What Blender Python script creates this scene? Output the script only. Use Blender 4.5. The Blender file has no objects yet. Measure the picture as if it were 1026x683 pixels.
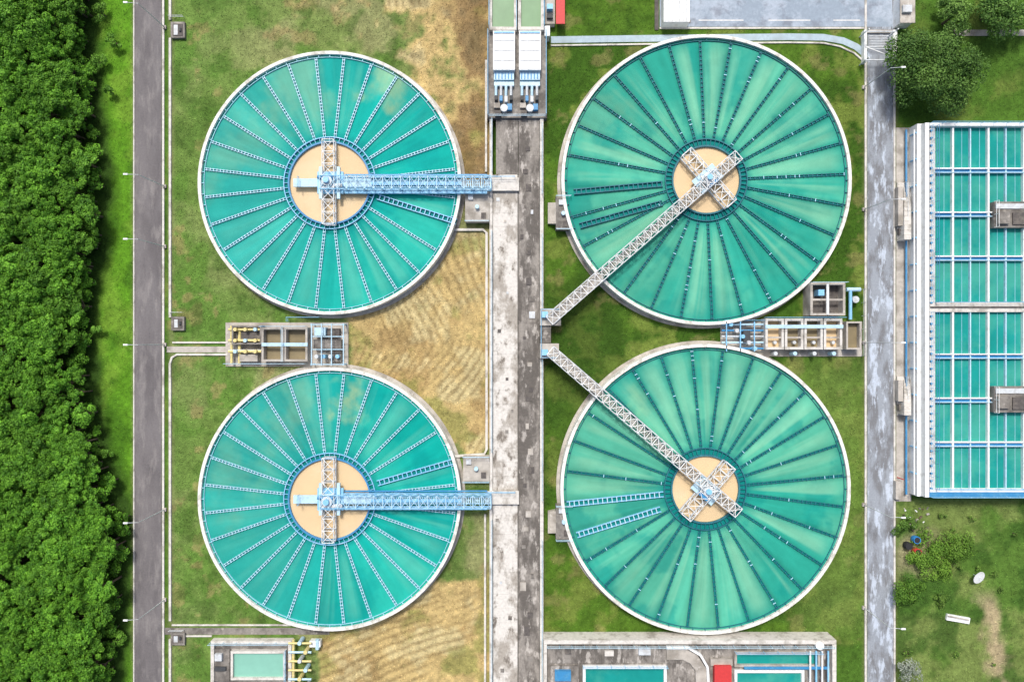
import bpy, math, random
import numpy as np
from mathutils import Vector
random.seed(7); rng=np.random.default_rng(7)
S=0.15; H=1026*S*24/36
scene=bpy.context.scene
def W(px,py,z=0.0):
    k=(H-z)/H
    return ((px-513)*S*k,(341.5-py)*S*k)

# ---------------------------------------------------------------- materials
MATS={}
def mat(name,col,rough=.75,var=.18,scale=1.5,bump=0.0,metal=0.0,stain=None,sscale=.25,sthr=(.5,.65),samt=.6,crack=0,attr=False,spec=.5,stain2=None,s2scale=.1,s2thr=(.5,.6),rnd=0,stretch=None,cw=.015,sat2=.7):
    m=bpy.data.materials.new(name); m.use_nodes=True; nt=m.node_tree; N=nt.nodes; L=nt.links
    b=N['Principled BSDF']; b.inputs['Roughness'].default_value=rough; b.inputs['Metallic'].default_value=metal
    b.inputs['Specular IOR Level'].default_value=spec
    tc=N.new('ShaderNodeTexCoord')
    nz=N.new('ShaderNodeTexNoise'); nz.inputs['Scale'].default_value=scale; nz.inputs['Detail'].default_value=8; nz.inputs['Roughness'].default_value=.65
    L.new(tc.outputs['Object'],nz.inputs['Vector'])
    mr=N.new('ShaderNodeMapRange'); mr.inputs['From Min'].default_value=.3; mr.inputs['From Max'].default_value=.7
    mr.inputs['To Min'].default_value=1-var; mr.inputs['To Max'].default_value=1+var
    L.new(nz.outputs['Fac'],mr.inputs['Value'])
    svec=tc.outputs['Object']
    if stretch:
        mp=N.new('ShaderNodeMapping'); mp.inputs['Scale'].default_value=stretch; L.new(svec,mp.inputs['Vector']); svec=mp.outputs[0]
    if attr:
        a=N.new('ShaderNodeAttribute'); a.attribute_name='Col'; src=a.outputs['Color']
    else:
        c=N.new('ShaderNodeRGB'); c.outputs[0].default_value=(*col,1); src=c.outputs[0]
    def stn(src,scol,sc,th,amt):
        n2=N.new('ShaderNodeTexNoise'); n2.inputs['Scale'].default_value=sc; n2.inputs['Detail'].default_value=8; n2.inputs['Roughness'].default_value=.65
        L.new(svec,n2.inputs['Vector'])
        r=N.new('ShaderNodeMapRange'); r.inputs['From Min'].default_value=th[0]; r.inputs['From Max'].default_value=th[1]; r.inputs['To Max'].default_value=amt
        L.new(n2.outputs['Fac'],r.inputs['Value'])
        mx=N.new('ShaderNodeMix'); mx.data_type='RGBA'
        L.new(r.outputs[0],mx.inputs[0]); L.new(src,mx.inputs[6]); mx.inputs[7].default_value=(*scol,1)
        return mx.outputs[2]
    if stain: src=stn(src,stain,sscale,sthr,samt)
    if stain2: src=stn(src,stain2,s2scale,s2thr,sat2)
    vm=N.new('ShaderNodeVectorMath'); vm.operation='SCALE'; L.new(src,vm.inputs[0]); L.new(mr.outputs[0],vm.inputs['Scale'])
    out=vm.outputs[0]
    if crack:
        vo=N.new('ShaderNodeTexVoronoi'); vo.feature='DISTANCE_TO_EDGE'; vo.inputs['Scale'].default_value=crack
        ad=N.new('ShaderNodeVectorMath'); ad.operation='MULTIPLY_ADD'; ad.inputs[1].default_value=(3.5,3.5,3.5)
        L.new(nz.outputs['Color'],ad.inputs[0]); L.new(tc.outputs['Object'],ad.inputs[2]); L.new(ad.outputs[0],vo.inputs['Vector'])
        r=N.new('ShaderNodeMapRange'); r.inputs['From Max'].default_value=cw; r.inputs['To Min'].default_value=.72; r.inputs['To Max'].default_value=1
        L.new(vo.outputs['Distance'],r.inputs['Value'])
        v2=N.new('ShaderNodeVectorMath'); v2.operation='SCALE'; L.new(out,v2.inputs[0]); L.new(r.outputs[0],v2.inputs['Scale']); out=v2.outputs[0]
    if rnd:
        oi=N.new('ShaderNodeObjectInfo'); r=N.new('ShaderNodeMapRange'); r.inputs['To Min'].default_value=1-rnd; r.inputs['To Max'].default_value=1+rnd
        L.new(oi.outputs['Random'],r.inputs['Value'])
        v2=N.new('ShaderNodeVectorMath'); v2.operation='SCALE'; L.new(out,v2.inputs[0]); L.new(r.outputs[0],v2.inputs['Scale']); out=v2.outputs[0]
    L.new(out,b.inputs['Base Color'])
    if bump:
        n3=N.new('ShaderNodeTexNoise'); n3.inputs['Scale'].default_value=scale*3; n3.inputs['Detail'].default_value=5
        L.new(tc.outputs['Object'],n3.inputs['Vector'])
        bp=N.new('ShaderNodeBump'); bp.inputs['Strength'].default_value=bump; bp.inputs['Distance'].default_value=.15
        L.new(n3.outputs['Fac'],bp.inputs['Height']); L.new(bp.outputs[0],b.inputs['Normal'])
    MATS[name]=m; return m

GROUND=mat('ground',(0,0,0),.95,.30,1.6,.7,attr=True,spec=.1)
TUFT=mat('grass_blades',(0,0,0),.8,.15,2,attr=True,spec=.15)
ASPH=mat('asphalt_left',(.165,.155,.16),.9,.12,4,.2,stain=(.11,.102,.107),sscale=.35,sthr=(.42,.62),samt=.85,crack=.12,stain2=(.26,.245,.24),s2scale=.8,s2thr=(.50,.66),stretch=(1,.25,1),cw=.008)
ASPH2=mat('asphalt_right',(.28,.31,.35),.9,.12,4,.2,stain=(.16,.165,.175),sscale=.5,sthr=(.45,.57),samt=.9,crack=.12,stain2=(.56,.64,.75),s2scale=.8,s2thr=(.52,.60),stretch=(1,.3,1),cw=.01)
YARD=mat('yard_asphalt',(.27,.33,.40),.9,.10,2,.1,stain=(.40,.46,.54),sscale=.25,sthr=(.46,.60),samt=.75,stain2=(.18,.2,.24),s2scale=.35,s2thr=(.53,.64))
CONC=mat('concrete',(.46,.43,.385),.9,.18,2,.15,stain=(.22,.20,.17),sscale=.5,sthr=(.47,.62),samt=.8,stain2=(.60,.58,.54),s2scale=1.1,s2thr=(.57,.68))
CONCW=mat('concrete_pale',(.62,.60,.56),.9,.14,2,.1,stain=(.30,.28,.24),sscale=.6,sthr=(.50,.64),samt=.8)
WALKA=mat('walkway_pale',(.62,.60,.56),.9,.16,2.5,.12,stain=(.31,.28,.24),sscale=.5,sthr=(.46,.57),samt=.85,stain2=(.14,.12,.10),s2scale=1.0,s2thr=(.57,.66),stretch=(1,.6,1),sat2=.85)
WALKB=mat('walkway_dark',(.27,.25,.225),.9,.2,2.5,.15,stain=(.10,.09,.08),sscale=.45,sthr=(.44,.56),samt=.9,stain2=(.52,.49,.45),s2scale=1.0,s2thr=(.55,.63),stretch=(1,.4,1))
CONCD=mat('concrete_dark',(.23,.215,.195),.9,.2,2,.15,stain=(.10,.09,.08),sscale=.4,sthr=(.46,.6),samt=.8,stain2=(.42,.39,.35),s2scale=.7,s2thr=(.56,.66))
CONCB=mat('concrete_black',(.10,.09,.085),.9,.3,2,.15,stain=(.2,.18,.15),sscale=.6,sthr=(.5,.62))
RIM=mat('rim_concrete',(.76,.76,.72),.85,.1,2,0,stain=(.38,.37,.31),sscale=.7,sthr=(.50,.64),samt=.75)
WHITE=mat('white_paint',(.80,.82,.82),.6,.08,3,0,stain=(.52,.52,.49),sscale=1,sthr=(.52,.68),samt=.6)
LBLUE=mat('light_blue_paint',(.22,.51,.76),.5,.1,3,0,stain=(.42,.64,.78),sscale=.8)
PBLUE=mat('pale_blue_paint',(.46,.67,.80),.5,.1,3,0,stain=(.35,.48,.56),sscale=1.2)
SBLUE=mat('launder_blue',(.34,.64,.78),.5,.12,2,0,stain=(.48,.72,.80),sscale=.6)
MBLUE=mat('mid_blue_paint',(.04,.23,.47),.5,.12,3,0,stain=(.12,.33,.50),sscale=.8)
DTEAL=mat('dark_teal_paint',(.010,.13,.175),.6,.2,3,0,stain=(.035,.21,.25),sscale=.6)
STEEL=mat('galvanised_steel',(.56,.60,.63),.5,.12,3,0,stain=(.36,.35,.33),sscale=1.2)
DARK=mat('dark_steel',(.05,.055,.06),.7,.2,3)
YEL=mat('yellow_pipe',(.68,.58,.24),.6,.15,3,0,stain=(.5,.47,.36),sscale=2)
RED=mat('red_paint',(.55,.04,.04),.6,.1,3)
BLUEB=mat('blue_plastic',(.03,.22,.55),.5,.1,3)
BLK=mat('black_rubber',(.02,.02,.022),.8,.2,3)
WATL=mat('clarifier_water',(0,0,0),.5,.05,.9,.04,attr=True,spec=.03)
WATT=mat('basin_water',(.012,.26,.235),.5,.14,.25,.02,stain=(.06,.34,.27),sscale=.15,sthr=(.42,.58),samt=.8,spec=.05)
WATP=mat('pale_water',(.22,.47,.38),.3,.08,.3,.02,spec=.1)
WATO=mat('channel_water',(.20,.33,.19),.3,.1,.3,.02,spec=.1)
WATD=mat('launder_water',(.006,.20,.19),.5,.15,.6,spec=.05)
TAN=mat('turbid_water',(.66,.50,.30),.5,.05,.4,0,stain=(.70,.56,.37),sscale=.15,spec=.1)
BROWNW=mat('brown_water',(.24,.20,.12),.4,.15,.4,0,spec=.2)
LEAF=mat('foliage',(0,0,0),.6,.12,1,attr=True,spec=.2,rnd=.25)
BARK=mat('bark',(.12,.09,.06),.9,.3,4)
PAINT=mat('road_marking',(.7,.7,.68),.8,.15,3)

# ---------------------------------------------------------------- mesh builder
class MB:
    def __init__(s): s.v=[];s.f=[];s.m=[];s.mats=[]
    def mi(s,m):
        if m not in s.mats: s.mats.append(m)
        return s.mats.index(m)
    def add(s,v,f,m):
        o=len(s.v); s.v+=[tuple(p) for p in v]; i=s.mi(m)
        for q in f: s.f.append([a+o for a in q]); s.m.append(i)
    def box(s,x0,y0,z0,x1,y1,z1,m):
        if x0>x1:x0,x1=x1,x0
        if y0>y1:y0,y1=y1,y0
        v=[(x0,y0,z0),(x1,y0,z0),(x1,y1,z0),(x0,y1,z0),(x0,y0,z1),(x1,y0,z1),(x1,y1,z1),(x0,y1,z1)]
        s.add(v,[(0,3,2,1),(4,5,6,7),(0,1,5,4),(1,2,6,5),(2,3,7,6),(3,0,4,7)],m)
    def pb(s,a,b,c,d,z0,z1,m):
        x0,y0=W(a,b,z1);x1,y1=W(c,d,z1); s.box(x0,y0,z0,x1,y1,z1,m)
    def ob(s,p0,p1,w,z0,z1,m):
        dx,dy=p1[0]-p0[0],p1[1]-p0[1]; l=math.hypot(dx,dy) or 1; nx,ny=-dy/l*w/2,dx/l*w/2
        q=[(p0[0]-nx,p0[1]-ny),(p1[0]-nx,p1[1]-ny),(p1[0]+nx,p1[1]+ny),(p0[0]+nx,p0[1]+ny)]
        s.add([(*a,z0) for a in q]+[(*a,z1) for a in q],[(0,3,2,1),(4,5,6,7),(0,1,5,4),(1,2,6,5),(2,3,7,6),(3,0,4,7)],m)
    def tube(s,p0,p1,r,m,n=8,r1=None):
        p0=Vector(p0);p1=Vector(p1);d=(p1-p0).normalized(); r1=r if r1 is None else r1
        u=d.orthogonal().normalized(); w=d.cross(u); v=[]
        for p,rr in((p0,r),(p1,r1)):
            for i in range(n):
                a=2*math.pi*i/n; v.append(p+u*math.cos(a)*rr+w*math.sin(a)*rr)
        f=[(i,(i+1)%n,n+(i+1)%n,n+i) for i in range(n)]+[tuple(range(n-1,-1,-1)),tuple(range(n,2*n))]
        s.add(v,f,m)
    def cyl(s,x,y,z0,z1,r,m,n=24,r1=None): s.tube((x,y,z0),(x,y,z1),r,m,n,r1)
    def ring(s,cx,cy,r0,r1,z0,z1,m,n=144):
        v=[];f=[]
        for i in range(n):
            a=2*math.pi*i/n;c,sn=math.cos(a),math.sin(a)
            v+=[(cx+r0*c,cy+r0*sn,z0),(cx+r1*c,cy+r1*sn,z0),(cx+r1*c,cy+r1*sn,z1),(cx+r0*c,cy+r0*sn,z1)]
        for i in range(n):
            a=4*i;b=4*((i+1)%n)
            f+=[(a+1,b+1,b+2,a+2),(a+2,b+2,b+3,a+3),(a+3,b+3,b,a)]
        s.add(v,f,m)
    def disc(s,cx,cy,r,z,m,n=96):
        s.add([(cx+r*math.cos(2*math.pi*i/n),cy+r*math.sin(2*math.pi*i/n),z) for i in range(n)],[tuple(range(n))],m)
    def sheet(s,a,b,c,d,z,m):
        x0,y0=W(a,b,z);x1,y1=W(c,d,z)
        s.add([(x0,y1,z),(x1,y1,z),(x1,y0,z),(x0,y0,z)],[(0,1,2,3)],m)
    def ribbon(s,pts,w,z0,z1,m):
        P=[Vector(W(*p,z1)) for p in pts]; L=[];R=[]
        for i,p in enumerate(P):
            d=(P[min(i+1,len(P)-1)]-P[max(i-1,0)]).normalized(); n=Vector((-d.y,d.x))*w/2
            L.append(p+n);R.append(p-n)
        k=len(P); v=[(*q,z1) for q in L]+[(*q,z1) for q in R]+[(*q,z0) for q in L]+[(*q,z0) for q in R]; f=[]
        for i in range(k-1):
            f+=[(k+i,k+i+1,i+1,i),(i,i+1,2*k+i+1,2*k+i),(3*k+i,3*k+i+1,k+i+1,k+i)]
        f+=[(0,2*k,3*k,k),(k-1,2*k-1,4*k-1,3*k-1)]
        s.add(v,f,m)
    def rail(s,pts,z,m,h=1.05,sp=1.8,r=.035):
        P=[W(*p,z) for p in pts]
        for a,b in zip(P[:-1],P[1:]):
            l=math.hypot(b[0]-a[0],b[1]-a[1]);n=max(1,int(l/sp))
            for i in range(n+1):
                t=i/n;x=a[0]+(b[0]-a[0])*t;y=a[1]+(b[1]-a[1])*t
                s.tube((x,y,z),(x,y,z+h),r,m,5)
            for hh in(h*.5,h): s.tube((*a,z+hh),(*b,z+hh),r,m,5)
    def basin(s,a,b,c,d,zt,zw,t,wm,wat,z0=0):
        x0,y1=W(a,b,zt);x1,y0=W(c,d,zt)
        s.box(x0,y0,z0,x0+t,y1,zt,wm);s.box(x1-t,y0,z0,x1,y1,zt,wm)
        s.box(x0+t,y0,z0,x1-t,y0+t,zt,wm);s.box(x0+t,y1-t,z0,x1-t,y1,zt,wm)
        s.add([(x0+t,y0+t,zw),(x1-t,y0+t,zw),(x1-t,y1-t,zw),(x0+t,y1-t,zw)],[(0,1,2,3)],wat)
    def finish(s,name,smooth=False):
        me=bpy.data.meshes.new(name);me.from_pydata(s.v,[],s.f);me.update()
        for m in s.mats:me.materials.append(m)
        me.polygons.foreach_set('material_index',s.m)
        o=bpy.data.objects.new(name,me);scene.collection.objects.link(o);return o

# ---------------------------------------------------------------- numpy noise
def vn(x,y,sc,seed):
    r=np.random.default_rng(seed);T=r.random((256,256))
    x=x/sc+500;y=y/sc+500;xi=np.floor(x).astype(int);yi=np.floor(y).astype(int);fx=x-xi;fy=y-yi
    fx=fx*fx*(3-2*fx);fy=fy*fy*(3-2*fy);a=T[xi%256,yi%256];b=T[(xi+1)%256,yi%256];c=T[xi%256,(yi+1)%256];d=T[(xi+1)%256,(yi+1)%256]
    return (a*(1-fx)+b*fx)*(1-fy)+(c*(1-fx)+d*fx)*fy
def fbm(x,y,sc,seed,o=5):
    t=0;a=1;n=0
    for i in range(o): t=t+a*vn(x,y,sc/2**i,seed+i);n+=a;a*=.55
    return t/n
def ss(x,a,b):
    t=np.clip((x-a)/(b-a),0,1);return t*t*(3-2*t)
def sbox(x,y,x0,x1,y0,y1,s):
    return ss(x,x0-s,x0+s)*(1-ss(x,x1-s,x1+s))*ss(y,y0-s,y0+s)*(1-ss(y,y1-s,y1+s))
def mix(a,b,t): return a*(1-t[...,None])+np.array(b)*t[...,None]

def edge(y): return np.interp(y,[-150,0,60,120,180,240,300,360,420,480,530,580,640,700,850],[78,78,82,84,90,90,77,78,86,104,120,112,105,102,100])
def groundcol(X,Y):
    n1=fbm(X,Y,90,1);n2=fbm(X,Y,28,11);n3=fbm(X,Y,9,21,3);n4=fbm(X,Y,45,31)
    c=np.zeros(X.shape+(3,))+np.array((.062,.135,.018))
    c=mix(c,(.12,.17,.035),ss(n2+n1*.5,.72,.95)*.8)
    c=mix(c,(.032,.082,.011),ss(n4,.50,.66)*.75)
    v=1-ss(X,133,136)
    vc=np.zeros_like(c)+np.array((.095,.24,.016)); vc=mix(vc,(.05,.135,.011),ss(n2,.48,.64)*.85); vc=mix(vc,(.17,.31,.035),ss(n4,.52,.68)*.7)
    c=c*(1-v[...,None])+vc*v[...,None]
    # western field
    f=sbox(X,Y,168,492,-400,1200,2)
    fc=np.zeros_like(c)+np.array((.155,.215,.062))
    fc=mix(fc,(.085,.17,.030),ss(n2,.45,.60)*.85)
    fc=mix(fc,(.26,.26,.12),ss(n4,.49,.63)*.7)
    fc=mix(fc,(.10,.205,.034),(1-ss(X,190,310))*.55)
    fc=mix(fc,(.31,.23,.11),ss(fbm(X,Y,18,141),.60,.70)*.45)
    fc=mix(fc,(.06,.125,.022),ss(fbm(X,Y,22,241),.56,.67)*.6)
    m=np.maximum.reduce([sbox(X,Y,345,520,235,455,22),sbox(X,Y,315,520,575,1000,22),sbox(X,Y,405,520,-300,190,26)*.85,sbox(X,Y,270,520,-300,34,26)*.5])
    m=ss(m+(n2-.5)*1.3+(n3-.5)*.4,.42,.74)
    straw=np.zeros_like(c)+np.array((.46,.35,.155)); straw=mix(straw,(.33,.23,.10),ss(n4,.48,.64)*.75); straw=mix(straw,(.53,.46,.25),ss(n2,.48,.64)*.7)
    straw=mix(straw,(.19,.215,.055),ss(fbm(X,Y,35,77),.54,.66)*.65)
    wob=(fbm(X,Y,140,55,2)-.5)*70+(n3-.5)*4
    st=.5+.5*np.sin(2*np.pi*(X*.92+np.abs(Y-345)*.40+wob)/8)
    st2=.5+.5*np.sin(2*np.pi*(X*.35+Y*.9+wob*.8)/8)
    stp=np.where((Y>570),st2,st)
    straw=mix(straw,(.22,.16,.07),ss(stp,.45,.95)*ss(n1+(n2-.5)*.8,.36,.58)*.58)
    fc=fc*(1-m[...,None])+straw*m[...,None]
    top=sbox(X,Y,445,500,-50,190,18)*ss(n2,.36,.55); fc=mix(fc,(.19,.12,.055),top*.8)
    fc=mix(fc,(.09,.08,.04),ss(n2,.55,.7)*sbox(X,Y,400,500,-50,230,15)*.45)
    c=c*(1-f[...,None])+fc*f[...,None]
    # eastern lawns
    r=sbox(X,Y,540,867,-5,645,2); rc=np.zeros_like(c)+np.array((.070,.145,.016))
    rc=mix(rc,(.034,.085,.010),ss(fbm(X,Y,60,41),.44,.58)*.8);rc=mix(rc,(.15,.20,.040),ss(n2,.53,.66)*.75)
    rc=mix(rc,(.036,.078,.011),sbox(X,Y,545,625,285,470,25)*.6);rc=mix(rc,(.20,.18,.07),ss(fbm(X,Y,20,341),.60,.70)*.5)
    rc=mix(rc,(.13,.20,.045),sbox(X,Y,800,870,360,640,25)*.6)
    c=c*(1-r[...,None])+rc*r[...,None]
    # garden bottom right
    g=sbox(X,Y,898,1100,500,800,3)
    gc=np.zeros_like(c)+np.array((.078,.155,.026)); gc=mix(gc,(.16,.21,.060),ss(n4,.46,.62)*.8);gc=mix(gc,(.036,.088,.014),ss(n2,.50,.64)*.75)
    px=np.interp(Y,[580,620,660,700],[985,995,1000,1010])
    pa=(1-ss(np.abs(X-px)+(n2-.5)*34+(n3-.5)*12,2,16))*ss(Y,585,610); gc=mix(gc,(.42,.33,.21),pa*.8)
    gc=mix(gc,(.3,.27,.16),(1-ss(np.hypot(X-920,Y-555)+(n2-.5)*30,10,32))*.8)
    c=c*(1-g[...,None])+gc*g[...,None]
    fo=1-ss(X-edge(Y)+(n2-.5)*20,14,30); c=mix(c,(.035,.08,.012),fo)
    for xe in(134,172,543,867,897):
        w=(1-ss(np.abs(X-xe)+(n2-.5)*4,0,4)); c=mix(c,(.2,.18,.1),w*.4)
    c=c*(1+(n3-.5)*.6)[...,None]
    return np.clip(c,.005,1)

def setcol(me,col):
    a=me.color_attributes.new('Col','FLOAT_COLOR','POINT'); a.data.foreach_set('color',np.concatenate([col,np.ones((len(col),1))],1).astype(np.float32).ravel())
def npmesh(name,v,quads,col,matl,n=4):
    me=bpy.data.meshes.new(name);me.vertices.add(len(v));me.vertices.foreach_set('co',v.astype(np.float32).ravel())
    k=len(quads);me.loops.add(k*n);me.loops.foreach_set('vertex_index',quads.astype(np.int32).ravel())
    me.polygons.add(k);me.polygons.foreach_set('loop_start',np.arange(0,k*n,n,dtype=np.int32))
    me.polygons.foreach_set('loop_total',np.full(k,n,dtype=np.int32))
    me.update(calc_edges=True);me.validate()
    if col is not None:setcol(me,col)
    me.materials.append(matl);return me
def link(name,me,parent=None):
    o=bpy.data.objects.new(name,me);scene.collection.objects.link(o)
    if parent:o.parent=parent
    return o

# ---------------------------------------------------------------- ground
far=lambda s:np.array([6000,3500,2000,1200,800,500,320,200,120,60])*s
gx=np.concatenate([-far(1),np.arange(-20,1048,2.0),1046+far(1)[::-1]]);gy=np.concatenate([-far(1),np.arange(-20,704,2.0),702+far(1)[::-1]])
X,Y=np.meshgrid(gx,gy);nx,ny=len(gx),len(gy)
col=groundcol(X,Y).reshape(-1,3)
V=np.stack([(X-513)*S,(341.5-Y)*S,X*0],-1).reshape(-1,3)
i=np.arange(nx*ny).reshape(ny,nx)
Q=np.stack([i[1:,:-1],i[1:,1:],i[:-1,1:],i[:-1,:-1]],-1).reshape(-1,4)
link('ground',npmesh('ground',V,Q,col,GROUND))

# grass blades
NT=190000
tx=rng.uniform(60,1040,NT);ty=rng.uniform(-10,695,NT)
ok=np.ones(NT,bool)
for a,b_,c,d in((134,-20,173,700),(488,-20,546,700),(865,-20,899,700),(899,118,1050,502),(545,640,842,700),(226,320,350,368),(208,622,324,700),(722,280,868,360),(655,-20,900,30),(548,33,872,48),(164,344,230,356),(455,225,500,235)):
    ok&=~((tx>a)&(tx<c)&(ty>b_)&(ty<d))
for cx,cy,R in((330,183,134),(330,500,134),(708,180,147),(707,490,147)): ok&=np.hypot(tx-cx,ty-cy)>R
tx=tx[ok];ty=ty[ok];NT=len(tx)
gc=groundcol(tx,ty)*rng.uniform(.55,1.6,NT)[:,None]
bx=(tx-513)*S;by=(341.5-ty)*S;an=rng.uniform(0,2*np.pi,NT);sz=rng.uniform(.06,.16,NT)
p0=np.stack([bx+np.cos(an)*sz*.6,by+np.sin(an)*sz*.6,np.full(NT,.005)],-1)
p1=np.stack([bx-np.cos(an)*sz*.6,by-np.sin(an)*sz*.6,np.full(NT,.005)],-1)
p2=np.stack([bx-np.sin(an)*sz*1.3,by+np.cos(an)*sz*1.3,sz*.8],-1)
v=np.stack([p0,p1,p2],1).reshape(-1,3)
link('grass',npmesh('grass',v,np.arange(NT*3).reshape(-1,3),np.repeat(gc,3,0),TUFT,3))

# ---------------------------------------------------------------- roads
def road(a,c,m,k0,k1,y0=-1400,y1=2100):
    b=MB();b.sheet(a,y0,c,y1,.02,m)
    for k in(k0,k1):
        n=int((y1-y0)/20)
        for j in range(n): b.pb(k[0],y0+j*20,k[1],y0+j*20+19.9,0,.14,CONCW)
    return b
b=road(135,162,ASPH,(133.4,134.6),(162.4,164.4));b.finish('road')
b=road(869,895,ASPH2,(866.5,868.5),(895.5,897.3));b.finish('road')
b=MB();b.sheet(661,-700,894,27,.03,YARD)
b.pb(656,-300,660,30,0,.15,CONCB);b.pb(661,27.3,866,29,0,.14,CONCW)
for x0,x1 in((700,745),(770,812),(835,862)): b.sheet(x0,20,x1,21,.036,PAINT)
b.finish('parking_yard')
PATHB=mat('path_blue_grey',(.38,.48,.54),.9,.15,2,.1,stain=(.26,.31,.32),sscale=.5)
b=MB();b.ribbon([(552,40),(620,39),(700,38),(790,37),(825,37.5),(845,41),(858,47),(868,55)],1.0,0,.1,PATHB)
b.ribbon([(552,45.5),(700,43.5),(790,42.5),(825,43),(842,46.5),(856,53),(864,60)],.22,0,.2,CONCW)
b.finish('footpath')
b=MB();b.ribbon([(955,33),(1100,33)],.9,0,.08,CONC);b.finish('footpath')
b=MB();b.ribbon([(172.5,343),(228,343)],.25,0,.22,CONCW);b.ribbon([(167,350),(228,350)],.9,0,.08,CONC)
b.ribbon([(170,378),(170,364),(172,358),(177,355),(228,355)],.3,0,.22,CONCW);b.finish('footpath')
b=MB();b.ribbon([(165,632),(330,632)],1.0,0,.08,CONCD);b.ribbon([(172,626),(300,626)],.22,0,.2,CONCW);b.ribbon([(172,637),(212,637)],.22,0,.2,CONCW);b.finish('footpath')
b=MB()
for a,c in((-600,20),(38,318),(378,622),(640,1300)):
    y=a
    while y<c:
        b.pb(169,y,171.3,min(y+24,c)-.1,0,.25,CONCW); y+=24
b.finish('drain_channel')
for (x,y,w,h) in((178,30,14,16),(178,324,13,14),(178,640,14,12)):
    b=MB();b.pb(x-w/2,y-h/2,x+w/2,y+h/2,0,.5,CONCD);b.pb(x-w/2+2,y-h/2+2,x+w/2-2,y+h/2-2,.5,.56,CONCB)
    b.pb(x-w/2+3,y-h/2+3,x,y+h/2-3,.56,.62,STEEL);b.pb(x+1,y-2,x+3,y+1,.56,.8,DARK)
    b.rail([(x-w/2,y-h/2-4),(x+w/2,y-h/2-4)],0,STEEL,.8);b.finish('manhole_chamber')

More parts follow.
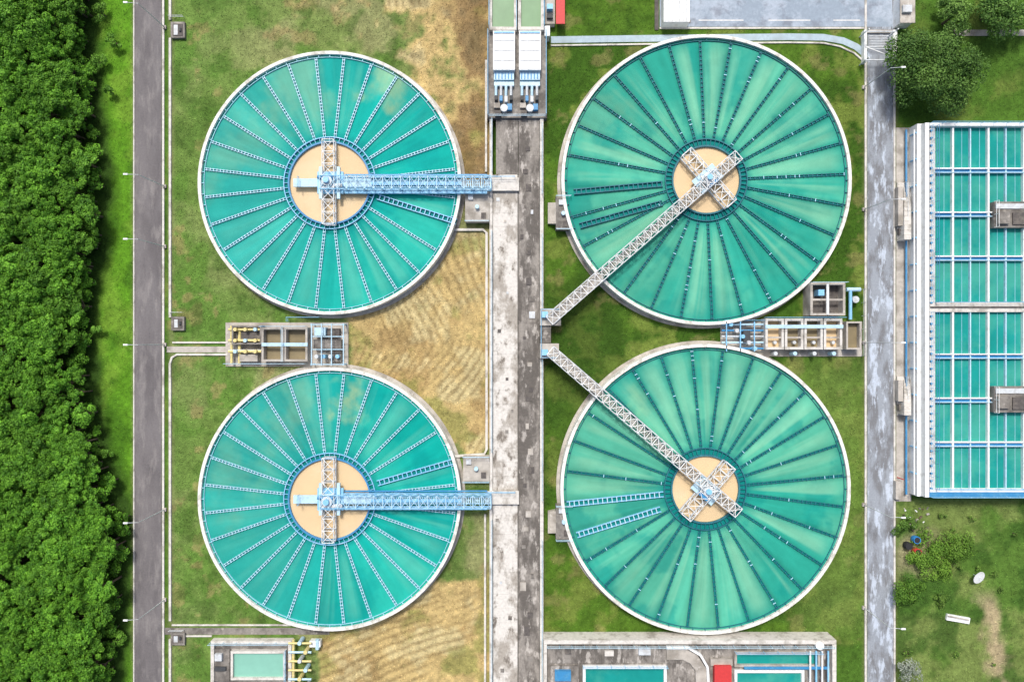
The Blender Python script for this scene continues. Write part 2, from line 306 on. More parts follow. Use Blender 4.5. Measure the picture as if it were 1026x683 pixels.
# ---------------------------------------------------------------- clarifiers
def clarifier(cx,cy,Rpx,hpx,ring2,left,seed,off,ladders,patches):
    zr=2.0;zw=1.55;x,y=W(cx,cy,zr);k=(H-zr)/H*S;R=Rpx*k;h=hpx*k;r2=ring2*k
    E=bpy.data.objects.new('clarifier_tank',None);scene.collection.objects.link(E)
    nr,na=120,840;rr=np.linspace(h,R-.3,nr);aa=np.arange(na)*2*np.pi/na
    RR,AA=np.meshgrid(rr,aa,indexing='ij');XX=x+RR*np.cos(AA);YY=y+RR*np.sin(AA)
    PX=XX/S;PY=-YY/S;t=(RR-h)/(R-h)
    n1=fbm(PX,PY,90,seed);n2=fbm(PX,PY,30,seed+9);n5=fbm(PX,PY,12,seed+19,3)
    a0=math.radians(off);sec=np.floor((AA-a0)/(2*np.pi/28)).astype(int)%28
    rg=np.random.default_rng(seed);sr=rg.uniform(0,1,28)[sec];s2=rg.uniform(0,1,28)[sec]
    frac=((AA-a0)/(2*np.pi/28))%1
    rad=fbm(np.cos(AA)*120+RR*.5,np.sin(AA)*120,16,seed+20)
    stk=fbm(np.cos(AA)*150+RR*1.2,np.sin(AA)*150-RR*.8,9,seed+60,4)
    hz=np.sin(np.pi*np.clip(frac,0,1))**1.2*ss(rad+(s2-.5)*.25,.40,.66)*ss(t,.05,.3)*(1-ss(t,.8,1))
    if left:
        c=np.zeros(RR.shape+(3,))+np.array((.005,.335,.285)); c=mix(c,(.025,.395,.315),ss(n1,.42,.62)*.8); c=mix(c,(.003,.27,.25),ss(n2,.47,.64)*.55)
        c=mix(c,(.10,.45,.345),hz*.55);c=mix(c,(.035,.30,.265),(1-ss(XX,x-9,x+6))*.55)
    else:
        c=np.zeros(RR.shape+(3,))+np.array((.026,.315,.238)); c=mix(c,(.085,.40,.275),ss(n1,.38,.6)*.9); c=mix(c,(.008,.245,.205),ss(n2,.47,.64)*.6)
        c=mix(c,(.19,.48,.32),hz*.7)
    for(qx,qy,qr,ql) in patches:
        wx,wy=W(qx,qy,zw);d=np.hypot((XX-wx),(YY-wy))/(qr*S)+(n2-.5)*2.2+(n5-.5)*.8
        c=mix(c,(.36,.47,.24),(1-ss(d,.2,1.2))*ql)
    c=c*(.90+.18*sr)[...,None]*(1+(stk-.5)*.34)[...,None]
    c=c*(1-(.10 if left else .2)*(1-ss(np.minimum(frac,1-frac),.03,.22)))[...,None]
    c=c*(1+(n5-.5)*.10)[...,None]
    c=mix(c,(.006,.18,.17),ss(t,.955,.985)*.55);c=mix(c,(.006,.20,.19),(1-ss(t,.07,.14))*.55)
    v=np.stack([XX,YY,np.full_like(XX,zw)],-1).reshape(-1,3)
    i=np.arange(nr*na).reshape(nr,na);j=np.roll(i,-1,1)
    q=np.stack([i[:-1],i[1:],j[1:],j[:-1]],-1).reshape(-1,4)
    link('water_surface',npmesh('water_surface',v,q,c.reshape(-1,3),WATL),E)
    b=MB();b.ring(x,y,R-.46,R,0,zr,RIM,200);b.ring(x,y,R-.85,R-.79,1.2,1.75,SBLUE if left else DTEAL,200)
    b.ring(x,y,R+.02,R+.5,0,.12,CONC,140)
    for a in range(72):
        an=a*2*math.pi/72;c_,s_=math.cos(an),math.sin(an)
        b.ob((x+(R-.8)*c_,y+(R-.8)*s_),(x+(R-.46)*c_,y+(R-.46)*s_),.08,1.55,1.8,SBLUE if left else DTEAL)
    o=b.finish('outer_wall');o.parent=E
    b=MB();b.ring(x,y,h-.12,h+.12,1.0,zr,MBLUE if left else DTEAL,96);b.ring(x,y,r2-.06,r2+.06,1.2,1.9,LBLUE if left else DTEAL,96)
    b.ring(x,y,h+.12,r2-.06,1.50,1.60,WATD,96)
    for a in range(56):
        an=a*2*math.pi/56;c_,s_=math.cos(an),math.sin(an)
        b.ob((x+h*c_,y+h*s_),(x+r2*c_,y+r2*s_),.07,1.7,1.88,LBLUE if left else DTEAL)
    b.disc(x,y,h-.12,1.6,TAN);o=b.finish('feed_well');o.parent=E
    b=MB();n=28;lm=SBLUE if left else DTEAL
    for a in range(n):
        an=math.radians(off)+a*2*math.pi/n
        skip=False
        for(l0,l1) in ladders:
            m_=W((l0[0]+l1[0])/2,(l0[1]+l1[1])/2,1.8);la=math.atan2(m_[1]-y,m_[0]-x)
            if abs((an-la+math.pi)%(2*math.pi)-math.pi)<math.radians(4.5):skip=True
        if skip:continue
        c_,s_=math.cos(an),math.sin(an);wd=.14
        for sg in(-1,1):
            ox,oy=-s_*wd*sg,c_*wd*sg
            b.ob((x+(r2+.1)*c_+ox,y+(r2+.1)*s_+oy),(x+(R-.85)*c_+ox,y+(R-.85)*s_+oy),.075 if left else .05,1.4 if left else 1.3,1.75,lm)
        b.ob((x+(r2+.1)*c_,y+(r2+.1)*s_),(x+(R-.85)*c_,y+(R-.85)*s_),wd*2-.08,1.4,1.58,WATD)
        d=r2+.5;tw=.22
        while d<R-1:
            mm=PBLUE if left else (SBLUE if random.random()<.10 else DTEAL)
            b.ob((x+d*c_+s_*tw,y+d*s_-c_*tw),(x+d*c_-s_*tw,y+d*s_+c_*tw),.10,1.68,1.79,mm);d+=.5 if left else .66
    o=b.finish('radial_launders');o.parent=E
    b=MB()
    for(l0,l1) in ladders:
        p=Vector(W(*l0,1.9));q_=Vector(W(*l1,1.9));d=(q_-p);L=d.length;d/=L;nn=Vector((-d.y,d.x))
        lm2=LBLUE if left else (DTEAL if seed==300 else LBLUE)
        for sg in(-1,1): b.ob(p+nn*.36*sg,q_+nn*.36*sg,.12,1.2,1.9,lm2)
        b.ob(p,q_,.6,1.3,1.6,WATD)
        s_=.4
        while s_<L:
            c0=p+d*s_;b.ob(c0+nn*.42,c0-nn*.42,.13,1.8,1.95,lm2 if left or seed==300 else PBLUE);s_+=.7
    o=b.finish('collector_launder');o.parent=E
    return E,x,y
def truss(b,p,q,w,zd,m,mx,deck=None,hh=1.1,panel=1.5,lat=True):
    p=Vector(p);q=Vector(q);d=q-p;L=d.length;d/=L;n=Vector((-d.y,d.x));k=max(2,round(L/panel))
    for sg in(-1,1):
        o=n*w/2*sg
        b.ob(p+o,q+o,.14,zd-.4,zd,m);b.ob(p+o,q+o,.11,zd+hh-.08,zd+hh,m)
        for i in range(k+1):
            c=p+d*(L*i/k)+o;b.tube((*c,zd),(*c,zd+hh),.05,m,5)
            if i<k:
                c2=p+d*(L*(i+1)/k)+o
                b.tube((*c,zd if i%2 else zd+hh),(*c2,zd+hh if i%2 else zd),.04,mx,5)
    for i in range(k+1):
        c=p+d*(L*i/k)
        if lat: b.ob(c-n*w/2,c+n*w/2,.09,zd+hh-.07,zd+hh-.01,mx)
        b.ob(c-n*w/2,c+n*w/2,.12,zd-.35,zd-.12,m)
        if lat and i<k:
            c2=p+d*(L*(i+1)/k)
            b.tube((*(c-n*w/2),zd+hh-.06),(*(c2+n*w/2),zd+hh-.06),.045,mx,5)
            b.tube((*(c+n*w/2),zd+hh-.12),(*(c2-n*w/2),zd+hh-.12),.045,mx,5)
    if deck:
        s_=.1;dw=w*.55
        while s_<L-.1:
            c=p+d*s_;b.ob(c-n*dw/2,c+n*dw/2,.2,zd-.1,zd-.05,deck);s_+=.32
        for sg in(-1,1): b.ob(p+n*dw/2*sg,q+n*dw/2*sg,.06,zd-.1,zd+.05,m)

for(cy,sd,lad,pat) in((183,100,[((378,197),(457,222))],[(396,72,30,.55),(300,90,40,.22),(240,150,40,.15)]),
                  (500,200,[((378,484),(455,462))],[(350,402,26,.8),(300,420,40,.2),(232,470,40,.15)])):
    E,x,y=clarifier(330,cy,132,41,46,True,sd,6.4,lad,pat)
    b=MB();z=2.55
    truss(b,W(322,cy+1,z),W(492,cy+1,z),1.9,z,LBLUE,PBLUE,PBLUE,panel=1.3)
    b.ob(W(345,cy+9.5,z),W(488,cy+9.5,z),.35,z-.5,z-.1,LBLUE)
    b.ob(W(345,cy-8,z),W(488,cy-8,z),.22,z-.3,z-.1,MBLUE)
    b.ob(W(372,cy+1,z),W(462,cy+1,z),.5,z+.02,z+.2,LBLUE)
    truss(b,W(330,cy-42,z),W(330,cy+42,z),1.7,z-.3,STEEL,WHITE,None,hh=1.2,panel=1.7)
    b.ob(W(294,cy,z),W(372,cy,z),1.2,z-.25,z+.02,PBLUE)
    b.pb(318,cy-11,344,cy+11,z-.3,z+.1,LBLUE);b.rail([(300,cy-5),(300,cy+5)],z,LBLUE)
    for sx in(-9,9):b.pb(330+sx-1.5,cy-16,330+sx+1.5,cy+16,z,z+.5,PBLUE)
    b.cyl(x+.0,y,z+.1,z+1.0,.75,STEEL);b.cyl(x,y,z+1.0,z+1.5,.42,LBLUE);b.tube((x-1.4,y+.5,z+.7),(x+.9,y+.5,z+.7),.25,MBLUE,10)
    b.tube((x+.9,y-.7,z+.6),(x+2.2,y-.7,z+.6),.3,STEEL,10)
    o=b.finish('access_bridge');o.parent=E
for(cx,cy,sd,lad,b0,b1,off,pat) in((708,180,300,[((575,192),(664,184)),((581,226),(664,203))],(738,157),(550,321),2.5,[(600,120,30,.15)]),
                      (707,490,400,[((568,505),(665,495)),((578,536),(662,510))],(738,512),(551,351),5.5,[(640,400,20,.2)])):
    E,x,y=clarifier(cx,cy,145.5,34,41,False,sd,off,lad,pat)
    b=MB();z=2.6;P=Vector(W(*b0,z));Qv=Vector(W(*b1,z))
    truss(b,P,Qv,1.6,z,STEEL,WHITE,CONC,panel=1.35)
    d=(Qv-P).normalized();n=Vector((-d.y,d.x));c=Vector((x,y))
    truss(b,c-n*5.0,c+n*5.0,1.8,z-.35,STEEL,WHITE,None,hh=1.2,panel=1.5)
    b.ob(c-d*2.0,c+d*2.0,2.6,z-.2,z-.06,PBLUE)
    b.cyl(x,y,z,z+.9,.7,STEEL);b.cyl(x,y,z+.9,z+1.3,.4,LBLUE)
    b.ob(c+n*1.0-d*.8,c+n*1.0+d*.8,.5,z,z+.7,MBLUE)
    e=Vector(W(602,276 if cy<300 else 393,z));b.ob(e,Qv,1.4,z-.3,z-.02,CONC)
    o=b.finish('access_bridge');o.parent=E

# ---------------------------------------------------------------- central channel / walkway
b=MB();zt=1.2
y=175
while y<1100:
    hgt=random.choice([14,22,30,38]);b.pb(494,y,518.5,y+hgt-.12,0,zt+random.uniform(-.01,.01),WALKA);y+=hgt
y=118
while y<1100:
    hgt=random.choice([16,26,38]);b.pb(519.5,y,540.5,y+hgt-.12,0,zt-.1+random.uniform(-.01,.01),random.choice([WALKB,WALKB,WALKB,CONCD]));y+=hgt
b.pb(497,118,519,174.6,0,zt-.05,WALKB)
b.pb(490.5,118,493.5,1100,0,zt+.15,CONCW);b.pb(541,30,544.5,1100,0,zt+.15,CONCW);b.pb(518.7,176,519.3,1100,0,zt+.05,CONCD)
b.finish('concrete_channel')
b=MB()
for i in range(26):
    x0=random.uniform(521,533);y0=150+i*21+random.uniform(-8,8);w=random.uniform(2.5,6)
    b.pb(x0,y0,x0+w,y0+w*random.uniform(.8,1.8),zt-.1,zt,random.choice([STEEL,CONCB,CONC,CONCB,CONCD]))
for i in range(14):
    x0=random.uniform(496,512);y0=190+i*36+random.uniform(-12,12);w=random.uniform(2,4)
    b.pb(x0,y0,x0+w,y0+w,zt,zt+.08,random.choice([STEEL,CONC,CONCD,CONCB]))
b.finish('hatch_cover')
b=MB()
for a,c in((232,452),(520,690),(120,172)):b.rail([(493,a),(493,c)],zt+.15,PBLUE)
for a,c in((125,195),(235,308),(360,500),(540,690)):b.rail([(543,a),(543,c)],zt+.15,PBLUE)
b.finish('handrail')
b=MB();b.ribbon([(455,230),(484,230),(487.5,233),(487.5,450),(485,455),(455,457)],.35,0,.4,CONCW);b.ribbon([(486,515),(486,700)],.3,0,.4,CONCW);b.ribbon([(487,60),(487,172)],.3,0,.4,CONCW);b.finish('drain_channel')
def landing(a,b_,c,d,m,side):
    b=MB();b.pb(a,b_,c,d,0,1.5,m)
    b.pb(a+3,b_+3,a+8,b_+8,1.5,1.8,STEEL);b.pb(c-8,d-9,c-3,d-3,1.5,1.58,CONCB)
    for i in range(5):
        if side<0:b.pb(c+i*1.0,b_+6,c+i*1.0+1.0,d-6,0,1.4-i*.18,CONC)
        else:b.pb(a-(i+1)*1.6,b_+6,a-i*1.6,d-6,0,1.4-i*.18,CONC)
    b.rail([(a,b_),(c,b_)],1.5,PBLUE);b.rail([(a,d),(c,d)],1.5,PBLUE);x_,y_=W((a+c)/2,(b_+d)/2,2);b.cyl(x_,y_,1.5,2.1,.3,PBLUE);return b.finish('stair_landing')
landing(466,192,490,222,CONC,-1);landing(464,457,490,482,CONC,-1)
landing(557,197,572,230,CONCD,1);landing(557,506,573,540,CONCD,1)
for a in(178,492):
    b=MB();b.pb(486,a,520,a+13,1.3,1.75,CONCW);b.rail([(488,a),(516,a)],1.75,LBLUE);b.finish('bridge_landing')
b=MB();b.pb(541,309,562,326,0,2.2,CONC);b.pb(541,344,560,359,0,2.2,CONC);b.pb(541,326.5,552,343.5,0,1.8,CONCD)
b.rail([(542,310),(542,358)],2.2,LBLUE);b.rail([(542,310),(560,310)],2.2,LBLUE);b.rail([(542,358),(558,358)],2.2,LBLUE)
b.pb(543,312,549,318,2.2,2.9,LBLUE);b.pb(543,350,549,356,2.2,2.9,LBLUE);b.finish('bridge_landing')

# ---------------------------------------------------------------- top centre inlet works
b=MB()
b.basin(490,-120,518,30,2.4,1.9,.45,CONCW,WATO);b.basin(519,-120,545,30,2.4,1.9,.45,CONCW,WATO)
b.pb(488,30,548,118,0,1.6,CONCD)
for a,c in((494,516),(520,542)):
    b.pb(a,31,c,70,1.6,2.9,WHITE)
    for j in range(3): b.pb(a+1,40+j*10,c-1,40.7+j*10,2.9,2.96,STEEL)
    b.pb(a+9,31,a+10,70,2.9,3.0,STEEL);b.pb(a+1,31.5,c-1,33,2.9,3.05,LBLUE)
    b.pb(a+1,72,c-1,80,1.6,2.3,PBLUE);b.pb(a+1,82,c-1,86,1.6,2.2,PBLUE)
    for j in range(6): b.pb(a+2+j*3.2,73,a+3.2+j*3.2,79,2.3,2.36,MBLUE)
    for j in range(4):
        xx=a+3+j*5; b.tube((*W(xx,86,2.2),2.2),(*W(xx,96,2.2),2.2),.2,(PBLUE,STEEL)[j%2],8);b.pb(xx-1.5,96,xx+1.5,100+j%3,1.6,2.5,(DARK,MBLUE,STEEL)[j%3])
    x_,y_=W((a+c)/2,108,2.4);b.cyl(x_,y_,1.6,2.4,.55,STEEL);b.pb(a+2,111,a+8,116,1.6,2.1,CONCB);b.pb(c-8,104,c-3,110,1.6,2.3,MBLUE);b.pb(a+1,103,a+7,108,1.6,2.0,CONC)
b.rail([(489,32),(489,116)],1.6,LBLUE);b.rail([(547,32),(547,116)],1.6,LBLUE);b.rail([(517.5,-60),(517.5,30)],2.4,LBLUE);b.rail([(545,-60),(545,28)],2.4,LBLUE);b.rail([(490,-60),(490,28)],2.4,LBLUE)
b.rail([(490,117),(546,117)],1.6,PBLUE)
b.finish('inlet_works')
b=MB();b.pb(545.5,26,551,36,0,2.0,WHITE);b.pb(546,-20,556,24,0,1.2,CONC)
b.pb(557,-30,566,24,1.6,1.75,RED)
for yy in(-5,8,21):
    for xx in(558,564):b.tube((*W(xx,yy),0),(*W(xx,yy),1.6),.05,STEEL,6)
b.pb(548,4,554,9,1.2,2.1,LBLUE);b.pb(548,14,554,18,1.2,1.7,DARK);b.finish('pump_shelter')
b=MB();b.pb(665,-18,691,22,0,2.0,WHITE)
for j in range(7): b.pb(666+j*3.6,-17,667+j*3.6,21,2.0,2.08,STEEL)
b.pb(664,20,692,23,1.2,1.35,CONCD);b.finish('storage_shed')

# ---------------------------------------------------------------- middle left structure
b=MB();b.pb(226,323,349,367,0,.15,CONC)
b.basin(262,328,284,362,1.8,.6,.3,CONC,BROWNW);b.basin(284.5,328,308,362,1.8,.6,.3,CONC,BROWNW)
b.basin(232,326,262,345,1.6,.9,.25,CONCD,CONCB)
for j in range(3):
    yy=330+j*11;b.tube((*W(229,yy,1.2),1.2),(*W(262,yy,1.2),1.2),.2,YEL,10)
    for xx in(236,246,256):
        x_,y_=W(xx,yy,1.6);b.cyl(x_,y_,.2,1.9,.27,(YEL,PBLUE,YEL)[(j+xx)%3],12)
b.tube((*W(240,326,.9),.9),(*W(240,364,.9),.9),.22,YEL,10);b.tube((*W(232,326,1.0),1.0),(*W(232,364,1.0),1.0),.18,YEL,10)
b.pb(229,350,262,353,1.0,1.2,STEEL);b.pb(240,355,258,362,0,1.3,CONC)
for xx in(312,322,332,344):b.ob(W(xx,324,2.4),W(xx,366,2.4),.13,2.2,2.4,PBLUE)
for yy in(325,337,350,365):b.ob(W(311,yy,2.4),W(345,yy,2.4),.12,2.05,2.19,PBLUE)
for xx in(312,344):
    for yy in(325,365):
        x_,y_=W(xx,yy,2);b.cyl(x_,y_,0,2.2,.1,LBLUE,8)
b.pb(314,340,342,349,.1,1.4,CONCD);b.pb(315,328,326,336,.1,1.6,PBLUE);b.pb(330,352,342,362,.1,1.2,CONCD);b.pb(328,329,340,337,.1,1.0,CONCB)
for j in range(4):
    x_,y_=W(317+j*7,357,1.8);b.cyl(x_,y_,.1,1.9,.3,LBLUE if j%2 else STEEL,12)
b.ob(W(262,345,2),W(308,345,2),.5,1.82,1.95,PBLUE)
b.rail([(262,327),(308,327)],1.8,LBLUE);b.rail([(228,364),(308,364)],.15,PBLUE,1.6);b.rail([(284,328),(284,362)],1.8,PBLUE)
b.rail([(290,322),(290,318),(322,318)],.1,LBLUE,1.5)
b.finish('sludge_pumping_station')
# ---------------------------------------------------------------- middle right structure
b=MB();b.pb(722,322,864,357,0,.15,CONC)
for j in range(4):
    b.basin(767+j*19.5,319,785.5+j*19.5,350,2.0,.8 ,.35,CONCW,(TAN,BROWNW,BROWNW,TAN)[j])
    b.ob(W(769+j*19.5,338,1.9),W(783.5+j*19.5,338,1.9),.25,1.7,1.9,CONC)
    b.cyl(*W(777+j*19.5,343,1.6),.8,1.5,.25,STEEL,12)
    x_,y_=W(777+j*19.5,354,1.6);b.cyl(x_,y_,.1,1.7,.3,PBLUE if j%2 else STEEL,12)
b.ob(W(767,327,2.2),W(845,327,2.2),.5,2.03,2.2,PBLUE);b.rail([(766,318),(845,318)],2.0,LBLUE)
b.basin(812,283,847,316,2.6,1.0,.35,CONC,CONCB);b.ob(W(829.5,284,2.7),W(829.5,315,2.7),.35,2.5,2.7,WHITE);b.ob(W(813,300,2.7),W(846,300,2.7),.3,2.35,2.49,CONC)
b.pb(820,290,826,296,1.0,2.5,LBLUE);b.rail([(812,283),(847,283)],2.6,PBLUE)
b.basin(848,322,863,350,1.8,.9,.25,CONC,BROWNW);b.tube((*W(848,290,1),1),(*W(862,290,1),1),.3,PBLUE,10);b.tube((*W(852,290,1),1),(*W(852,320,1),1),.25,LBLUE,10)
b.rail([(863,290),(863,356)],.15,STEEL,1.5);b.cyl(*W(857,300,1),0,1.2,.5,STEEL)
for j in range(5):
    yy=325+j*6;b.tube((*W(723,yy,1.1),1.1),(*W(766,yy,1.1),1.1),.15,(PBLUE,MBLUE,STEEL)[j%3],8)
    b.cyl(*W(732+j*6,yy,1.5),.2,1.8,.3,(LBLUE,STEEL)[j%2],12)
for xx in(728,742,756):b.ob(W(xx,322,2),W(xx,352,2),.14,1.85,2,LBLUE)
b.pb(745,331,752,343,.15,1.5,DARK);b.rail([(723,321),(765,321)],.15,LBLUE,1.6)
b.finish('sludge_pumping_station')

# ---------------------------------------------------------------- bottom left tank
b=MB();b.basin(211,642,292,800,1.2,.7,.5,CONCW,CONCD);b.basin(231,652,286,681,1.4,1.0,.35,CONCW,WATP,.2);b.pb(214.6,650,230,682,.3,1.0,CONCD)
b.basin(231,686,286,740,1.4,1.0,.35,CONCW,WATP,.2)
b.pb(215,655,222,662,1.0,1.5,STEEL);b.pb(215,668,226,672,1.0,1.3,DARK)
for j in range(7):
    yy=644+j*9;b.tube((*W(289,yy,1.6),1.6),(*W(312,yy,1.6),1.6),.16,(YEL,PBLUE,YEL)[j%3],8);b.cyl(*W(300+(j%2)*6,yy,1.9),.2,2.0,.3,(PBLUE,YEL,STEEL)[j%3],12)
b.tube((*W(294,640,1.2),1.2),(*W(294,740,1.2),1.2),.2,YEL,8);b.tube((*W(318,640,.9),.9),(*W(318,650,.9),.9),.3,PBLUE,8);b.pb(310,642,321,648,0,1.0,WHITE)
b.rail([(211,643),(290,643)],1.2,PBLUE);b.rail([(287,650),(287,740)],1.4,LBLUE);b.finish('sludge_tank')
# ---------------------------------------------------------------- bottom centre building
b=MB();z=2.6
b.pb(548.3,645.4,833.7,1000,0,z-.4,WALKB)
b.pb(545,641,838,645,0,z+.3,CONCW);b.pb(834,645.3,838,1000,0,z+.3,CONCW);b.pb(545,645.3,548,1000,0,z+.3,CONCW)
x0=549
while x0<690:
    w=random.choice([14,20,26]);b.pb(x0,647,min(x0+w,691)-.3,664,z-.4,z-.2,random.choice([WALKB,CONC,WALKB]));x0+=w
b.basin(584,667,668,760,z+.1,z-.32,.4,WHITE,WATT,z-1);b.pb(551,667,580,760,z-.4,z,WALKB);b.pb(556,672,572,682,z,z+.6,MBLUE)
b.ribbon([(668,655),(685,655),(695,660),(702,670),(704,700)],1.6,z-.3,z+.05,CONC);b.ribbon([(668,649),(690,649),(702,656),(709,668),(711,700)],.35,z-.3,z+.35,WHITE)
b.pb(716,667,733,700,z-.3,z+.6,RED);b.pb(712,660,734,666.5,z-.3,z+.1,CONC)
b.basin(736,653,822,668,z+.1,z-.32,.35,CONC,WATT,z-1);b.basin(736,671,806,760,z+.1,z-.32,.4,WHITE,WATT,z-1)
b.ob(W(745,668,z),W(830,668,z),.35,z+.1,z+.3,MBLUE)
for j in range(4):b.ob(W(812+j*6,652,z+.5),W(812+j*6,690,z+.5),.22,z+.3,z+.5,LBLUE if j%2 else WHITE)
b.rail([(548,646),(834,646)],z-.2,PBLUE);b.rail([(584,666),(668,666)],z+.1,LBLUE);b.rail([(736,652),(822,652)],z+.1,LBLUE)
b.cyl(*W(823,648,z+1),z-.3,z+.6,.6,WHITE,16);b.pb(640,649,652,656,z-.2,z+.3,STEEL);b.pb(566,650,572,655,z-.2,z+.2,CONCB);b.pb(606,652,615,657,z-.2,z+.25,CONCW)
b.finish('filtration_building')
# ---------------------------------------------------------------- filter building right
b=MB();z=3.0;XR=1150
b.pb(898,128,913,502,0,.06,CONC)
b.pb(927,123,931,498,0,z+.25,WHITE);b.pb(919,124,926.8,497,0,z-.9,WHITE)
b.pb(931.3,123,XR,126.5,0,z+.25,WHITE);b.pb(931.3,493,XR,498,0,z+.25,MBLUE);b.pb(931.3,489.5,XR,492.8,0,z+.1,WHITE)
b.pb(931.3,303,XR,312.5,0,z,CONCW);b.ob(W(932,307.7,z),W(XR,307.7,z),.25,z+.02,z+.1,CONCB)
b.pb(931.3,126.8,937,302.8,0,z-.1,CONCW);b.pb(931.3,312.8,937,489.2,0,z-.1,CONCW)
for ya,yb in((126.8,302.8),(312.8,489.2)):
    b.sheet(937,ya,XR,yb,z-.55,WATT)
    xx=954.8;k=0
    while xx<XR:
        b.pb(xx-.7,ya,xx+(1.1 if k%2==0 else .4),yb,z-1.2,z-.05-(k%2)*.1,WHITE if k%2==0 else PBLUE);k+=1
        b.pb(xx-9.1,ya,xx-8.8,yb,z-1.2,z-.50,SBLUE);xx+=17.8
    n=4;st=(yb-ya)/n
    for j in range(1,n):
        yy=ya+j*st
        b.pb(937,yy-2.8,XR,yy-1.6,z-1,z+.02,WHITE);b.pb(937,yy+1.5,XR,yy+2.3,z-1,z+.03,PBLUE);b.pb(937,yy-1.5,XR,yy+1.4,z-1,z-.35,MBLUE)
    y=ya+3
    while y<yb: b.pb(932.5,y,934.6,y+1.6,z-.1,z+.15,MBLUE);y+=7.5
    b.rail([(931.5,ya),(931.5,yb)],z+.25,LBLUE,1.0);b.rail([(937,ya),(937,yb)],z-.1,MBLUE,1.0)
    b.rail([(937,yb),(XR,yb)],z,LBLUE,1.0)
b.rail([(931,124),(XR,124)],z+.25,LBLUE);b.rail([(931,497),(XR,497)],z+.25,LBLUE)
for yy in(215,400):
    b.pb(996,yy-13,XR,yy+13,z-1,z+.4,CONCD);b.pb(998,yy-11,XR,yy-6,z+.4,z+.55,STEEL);b.pb(1000,yy-3,1012,yy+9,z+.4,z+.9,CONCD);b.pb(1015,yy-2,1040,yy+10,z+.4,z+.6,CONCB);b.rail([(996,yy-13),(996,yy+13)],z+.4,WHITE)
for j in range(14):
    yy=135+j*26;b.tube((*W(914,yy,1),.4),(*W(914,yy,1),2.0),.1,LBLUE,8)
b.tube((*W(908,130,.6),.6),(*W(908,495,.6),.6),.15,MBLUE,8);b.tube((*W(916,130,2.0),2.0),(*W(916,495,2.0),2.0),.1,WHITE,8)
b.finish('filter_building')
for y0,y1 in((183,240),(377,416)):
    b=MB();b.pb(899,y0,911,y1,0,.3,CONCW);n=12
    for i in range(n):b.pb(906,y0+i*(y1-y0)/n,913,y0+(i+1)*(y1-y0)/n-.2,0,.4+i*.15,CONCW)
    b.pb(900,y0+4,905,y1-14,.3,1.2,CONC);b.pb(901,y1-11,905,y1-5,.3,.9,CONCB);b.rail([(906,y0),(906,y1)],.4,STEEL);b.finish('exterior_staircase')

# gate at the road end
b=MB();b.pb(868.7,30,894,33,0.02,.3,CONC);b.pb(866,30,868.6,62,0,1.0,WHITE);b.pb(895,30,899,62,0,1.0,WHITE)
for j in range(9):b.ob(W(871,36+j*1.6,.1),W(894,36+j*1.6,.1),.1,.02,.08,STEEL)
for yy in(31.5,47,60):b.ob(W(867,yy,3),W(898,yy,3),.16,2.85,3.0,STEEL)
for xx in(868,897):
    for yy in(31.5,60):b.cyl(*W(xx,yy,2),0,2.85,.1,STEEL,8)
b.ob(W(868,47,3.1),W(897,58,3.1),.1,3.02,3.1,WHITE);b.finish('entrance_gate')
b=MB();b.pb(903,-6,916,22,0,2.2,WHITE);b.pb(902,-7,917,23,2.2,2.35,CONC);b.pb(905,5,914,12,2.35,2.8,STEEL);b.finish('guard_booth')

# street lamps
def lamp(px,py,dirx):
    b=MB();x,y=W(px,py);b.box(x-.25,y-.25,0,x+.25,y+.25,.3,CONC);b.tube((x,y,.3),(x,y,7.5),.075,STEEL,8,.04)
    b.tube((x,y,7.4),(x+dirx*1.4,y,7.7),.035,STEEL,6);b.ob((x+dirx*1.3,y),(x+dirx*1.9,y),.22,7.64,7.78,WHITE);b.ob((x+dirx*1.4,y),(x+dirx*1.8,y),.15,7.60,7.635,PBLUE)
    b.finish('street_lamp')
for y in(-100,28,187,247,345,510,600,760):lamp(165.5,y,-1)
for y in(-60,88,210,343,505,608,720):lamp(865,y,1)

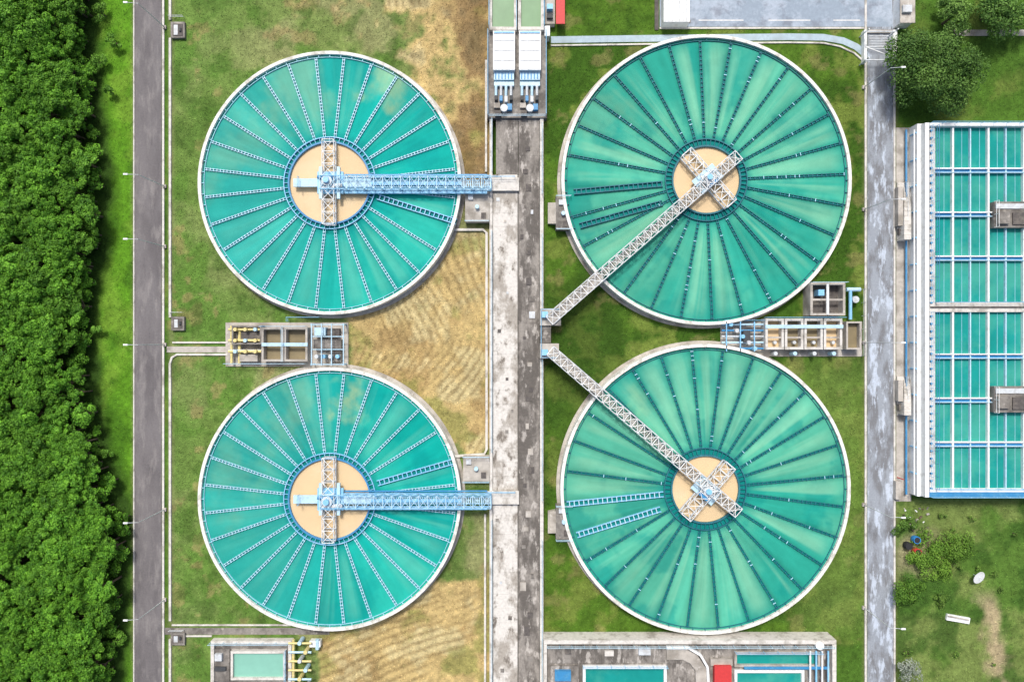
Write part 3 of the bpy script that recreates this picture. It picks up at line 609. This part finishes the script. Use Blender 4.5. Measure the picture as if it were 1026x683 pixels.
# ---------------------------------------------------------------- trees
def tree_mesh(name,seed,R,ht,ncl,nlf,ls,c0,c1,flat=.6,cr=(.22,.40)):
    r=np.random.default_rng(seed)
    cc=[];ph=r.uniform(0,6.28,3)
    for i in range(ncl):
        a=r.uniform(0,2*np.pi);lobe=.86+.16*math.sin(2*a+ph[0])+.14*math.sin(5*a+ph[1])
        q=R*.80*lobe*math.sqrt(r.uniform(0,1));zz=ht-R*flat*(.35+ .9*(q/R)**2)+r.uniform(-.40,.35)*R*flat
        cc.append((q*math.cos(a),q*math.sin(a),zz,R*r.uniform(*cr)))
    cc=np.array(cc);idx=r.integers(0,ncl,nlf);C=cc[idx]
    d=r.normal(size=(nlf,3));d[:,2]=np.abs(d[:,2])*1.0-.25;d/=np.linalg.norm(d,axis=1)[:,None]
    rad=C[:,3]*r.uniform(.65,1.1,nlf);P=C[:,:3]+d*rad[:,None]*np.array([1,1,.8])
    nrm=d+r.normal(size=(nlf,3))*.45+np.array([0,0,.35]);nrm/=np.linalg.norm(nrm,axis=1)[:,None]
    u=np.cross(nrm,r.normal(size=(nlf,3)));u/=np.linalg.norm(u,axis=1)[:,None];w=np.cross(nrm,u)
    s=ls*r.uniform(.6,1.3,nlf)[:,None]
    v=np.stack([P-u*s,P-w*s*.55,P+u*s,P+w*s*.55],1).reshape(-1,3)
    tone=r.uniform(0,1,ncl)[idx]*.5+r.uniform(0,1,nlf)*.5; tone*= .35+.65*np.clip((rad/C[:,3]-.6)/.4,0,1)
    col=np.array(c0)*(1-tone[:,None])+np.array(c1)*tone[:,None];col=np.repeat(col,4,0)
    q=np.arange(nlf*4).reshape(-1,4)
    b=MB()
    b.tube((0,0,0),(0,0,ht*.45),R*.06+.04,BARK,8,R*.04+.03)
    for i in range(min(ncl,9)):
        b.tube((0,0,ht*(.35+.02*(i%3))),tuple(cc[i,:3]),R*.025+.02,BARK,5,.02)
    tv=np.array(b.v);tf=b.f
    me=bpy.data.meshes.new(name)
    nl=len(v);faces=q.tolist()+[[a+nl for a in f] for f in tf]
    me.from_pydata(np.vstack([v,tv]).tolist(),[],faces)
    setcol(me,np.vstack([col,np.full((len(tv),3),.08)]))
    me.materials.append(LEAF);me.materials.append(BARK)
    me.polygons.foreach_set('material_index',[0]*len(q)+[1]*len(tf));me.update();return me
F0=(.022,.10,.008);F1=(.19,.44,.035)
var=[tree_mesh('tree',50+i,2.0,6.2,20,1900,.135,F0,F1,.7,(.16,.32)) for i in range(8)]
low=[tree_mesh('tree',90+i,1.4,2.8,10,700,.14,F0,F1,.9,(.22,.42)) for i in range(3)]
E=bpy.data.objects.new('tree_plantation',None);scene.collection.objects.link(E)
sp=1.95/S
yy=-170
row=0
while yy<860:
    xx=-240+(row%2)*sp/2
    while xx<125:
        jx=xx+random.uniform(-5,5);jy=yy+random.uniform(-5,5)
        e=float(edge(jy))+random.uniform(-6,6)
        if jx<e-8:
            near=jx>e-24
            o=bpy.data.objects.new('tree',random.choice(var));scene.collection.objects.link(o);o.parent=E
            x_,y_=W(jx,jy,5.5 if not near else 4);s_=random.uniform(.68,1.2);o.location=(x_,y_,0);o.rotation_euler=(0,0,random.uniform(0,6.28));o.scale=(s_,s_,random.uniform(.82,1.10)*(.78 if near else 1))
        xx+=sp
    yy+=sp*.87;row+=1
for k in range(170):
    jy=random.uniform(-150,840);jx=float(edge(jy))+random.uniform(-8,6)
    o=bpy.data.objects.new('tree',random.choice(low));scene.collection.objects.link(o);o.parent=E
    x_,y_=W(jx,jy,2);s_=random.uniform(.5,1.1);o.location=(x_,y_,0);o.rotation_euler=(0,0,random.uniform(0,6.28));o.scale=(s_,s_,s_)
def tree(px,py,R,ht,ncl,nlf,ls,c0=F0,c1=F1,name='broadleaf_tree',flat=.6):
    o=link(name,tree_mesh(name,int(px+py*3),R,ht,ncl,nlf,ls,c0,c1,flat,(.13,.27) if ncl>40 else (.22,.4)));x_,y_=W(px,py,ht*.8);o.location=(x_,y_,0);return o
T0=(.028,.085,.014);T1=(.17,.32,.06)
tree(941,68,7.6,7.0,95,26000,.16,T0,T1,flat=.45)
tree(1002,6,3.8,5,26,5500,.17,T0,T1);tree(958,14,3.0,4,20,4200,.16,(.035,.09,.017),(.17,.30,.06));tree(1024,18,2.6,4,14,2500,.17,T0,T1)
tree(935,560,4.5,1.6,44,6500,.13,(.06,.15,.015),(.22,.40,.05),'shrub',.3);tree(960,546,3.0,1.4,24,3000,.13,(.06,.15,.015),(.22,.40,.055),'shrub',.3)
tree(913,592,2.7,2.4,18,3000,.14,(.04,.12,.013),(.17,.33,.04),'shrub',.5);tree(908,528,1.8,1.8,10,1100,.13,(.04,.11,.015),(.17,.31,.05),'shrub')
tree(914,672,2.2,2.6,14,1100,.13,(.22,.27,.2),(.5,.55,.48),'shrub');tree(948,600,1.5,1.4,8,700,.12,(.05,.13,.017),(.2,.34,.06),'shrub')
for px,py,R in((100,12,1.8),(112,40,1.4),(98,60,1.6),(104,455,1.2),(118,640,1.4),(96,330,1.1),(108,90,.9)):tree(px,py,R,1.8,8,800,.13,(.05,.15,.012),(.2,.42,.05),'shrub')
for k in range(16):tree(random.uniform(905,1020),random.uniform(510,680),random.uniform(.35,.8),.7,5,160,.1,(.05,.12,.017),(.19,.31,.055),'shrub')

# small things
def barrel(px,py,m):
    b=MB();x,y=W(px,py,.9);b.cyl(x,y,0,.3,.5,m,20,.56);b.cyl(x,y,.3,.6,.56,m,20);b.cyl(x,y,.6,.9,.56,m,20,.5);b.ring(x,y,.44,.53,.88,.94,m,24);b.disc(x,y,.44,.905,BLK,20);b.finish('water_barrel')
barrel(919,541,BLUEB);barrel(920,553,RED);barrel(911,547,BLK)
b=MB();x,y=W(981,578,1.2);b.cyl(x,y,0,.8,.06,STEEL,8);b.tube((x,y,.8),(x+.08,y-.1,1.1),.25,WHITE,24,1.0);b.tube((x,y,1.0),(x+.15,y-.2,1.9),.03,STEEL,6);b.finish('satellite_dish')
b=MB();b.ob(W(949,618,.4),W(972,622,.4),.9,0,.35,WHITE);b.ob(W(950,617,.5),W(971,621,.5),.2,.35,.5,CONC);b.finish('concrete_bench')
b=MB()
for i in range(20):
    x,y=W(903+random.uniform(0,26),508+random.uniform(0,22));s_=random.uniform(.15,.5);b.ob((x,y),(x+s_,y+random.uniform(-.4,.4)),s_*.6,0,s_*.5,random.choice([CONC,CONCD,WHITE,BARK]))
b.finish('rubble_pile')
b=MB();b.tube((*W(899,478),0),(*W(899,478),1.6),.08,RED,8);b.pb(897.6,482,903,500,0,.8,CONC);b.finish('fire_hydrant')

# ---------------------------------------------------------------- light, sky, camera
EL,AZ=58,-12
w=bpy.data.worlds.new('World');scene.world=w;w.use_nodes=True;nt=w.node_tree
sk=nt.nodes.new('ShaderNodeTexSky');sk.sky_type='NISHITA';sk.sun_disc=False;sk.sun_elevation=math.radians(EL);sk.sun_rotation=math.radians(AZ);sk.dust_density=5;sk.air_density=1
nt.links.new(sk.outputs[0],nt.nodes['Background'].inputs[0]);nt.nodes['Background'].inputs[1].default_value=.14
sd=bpy.data.lights.new('sun','SUN');sd.energy=2.95;sd.angle=math.radians(9);sd.color=(1,.96,.9)
so=bpy.data.objects.new('sun',sd);scene.collection.objects.link(so)
dv=Vector((math.sin(math.radians(AZ))*math.cos(math.radians(EL)),math.cos(math.radians(AZ))*math.cos(math.radians(EL)),math.sin(math.radians(EL))))
so.rotation_euler=dv.to_track_quat('Z','Y').to_euler()
cd=bpy.data.cameras.new('camera');cd.lens=24;cd.sensor_width=36;cd.clip_end=5000;co=bpy.data.objects.new('camera',cd);co.location=(0,0,H);scene.collection.objects.link(co);scene.camera=co
scene.view_settings.view_transform='Standard';scene.view_settings.look='None';scene.view_settings.exposure=0
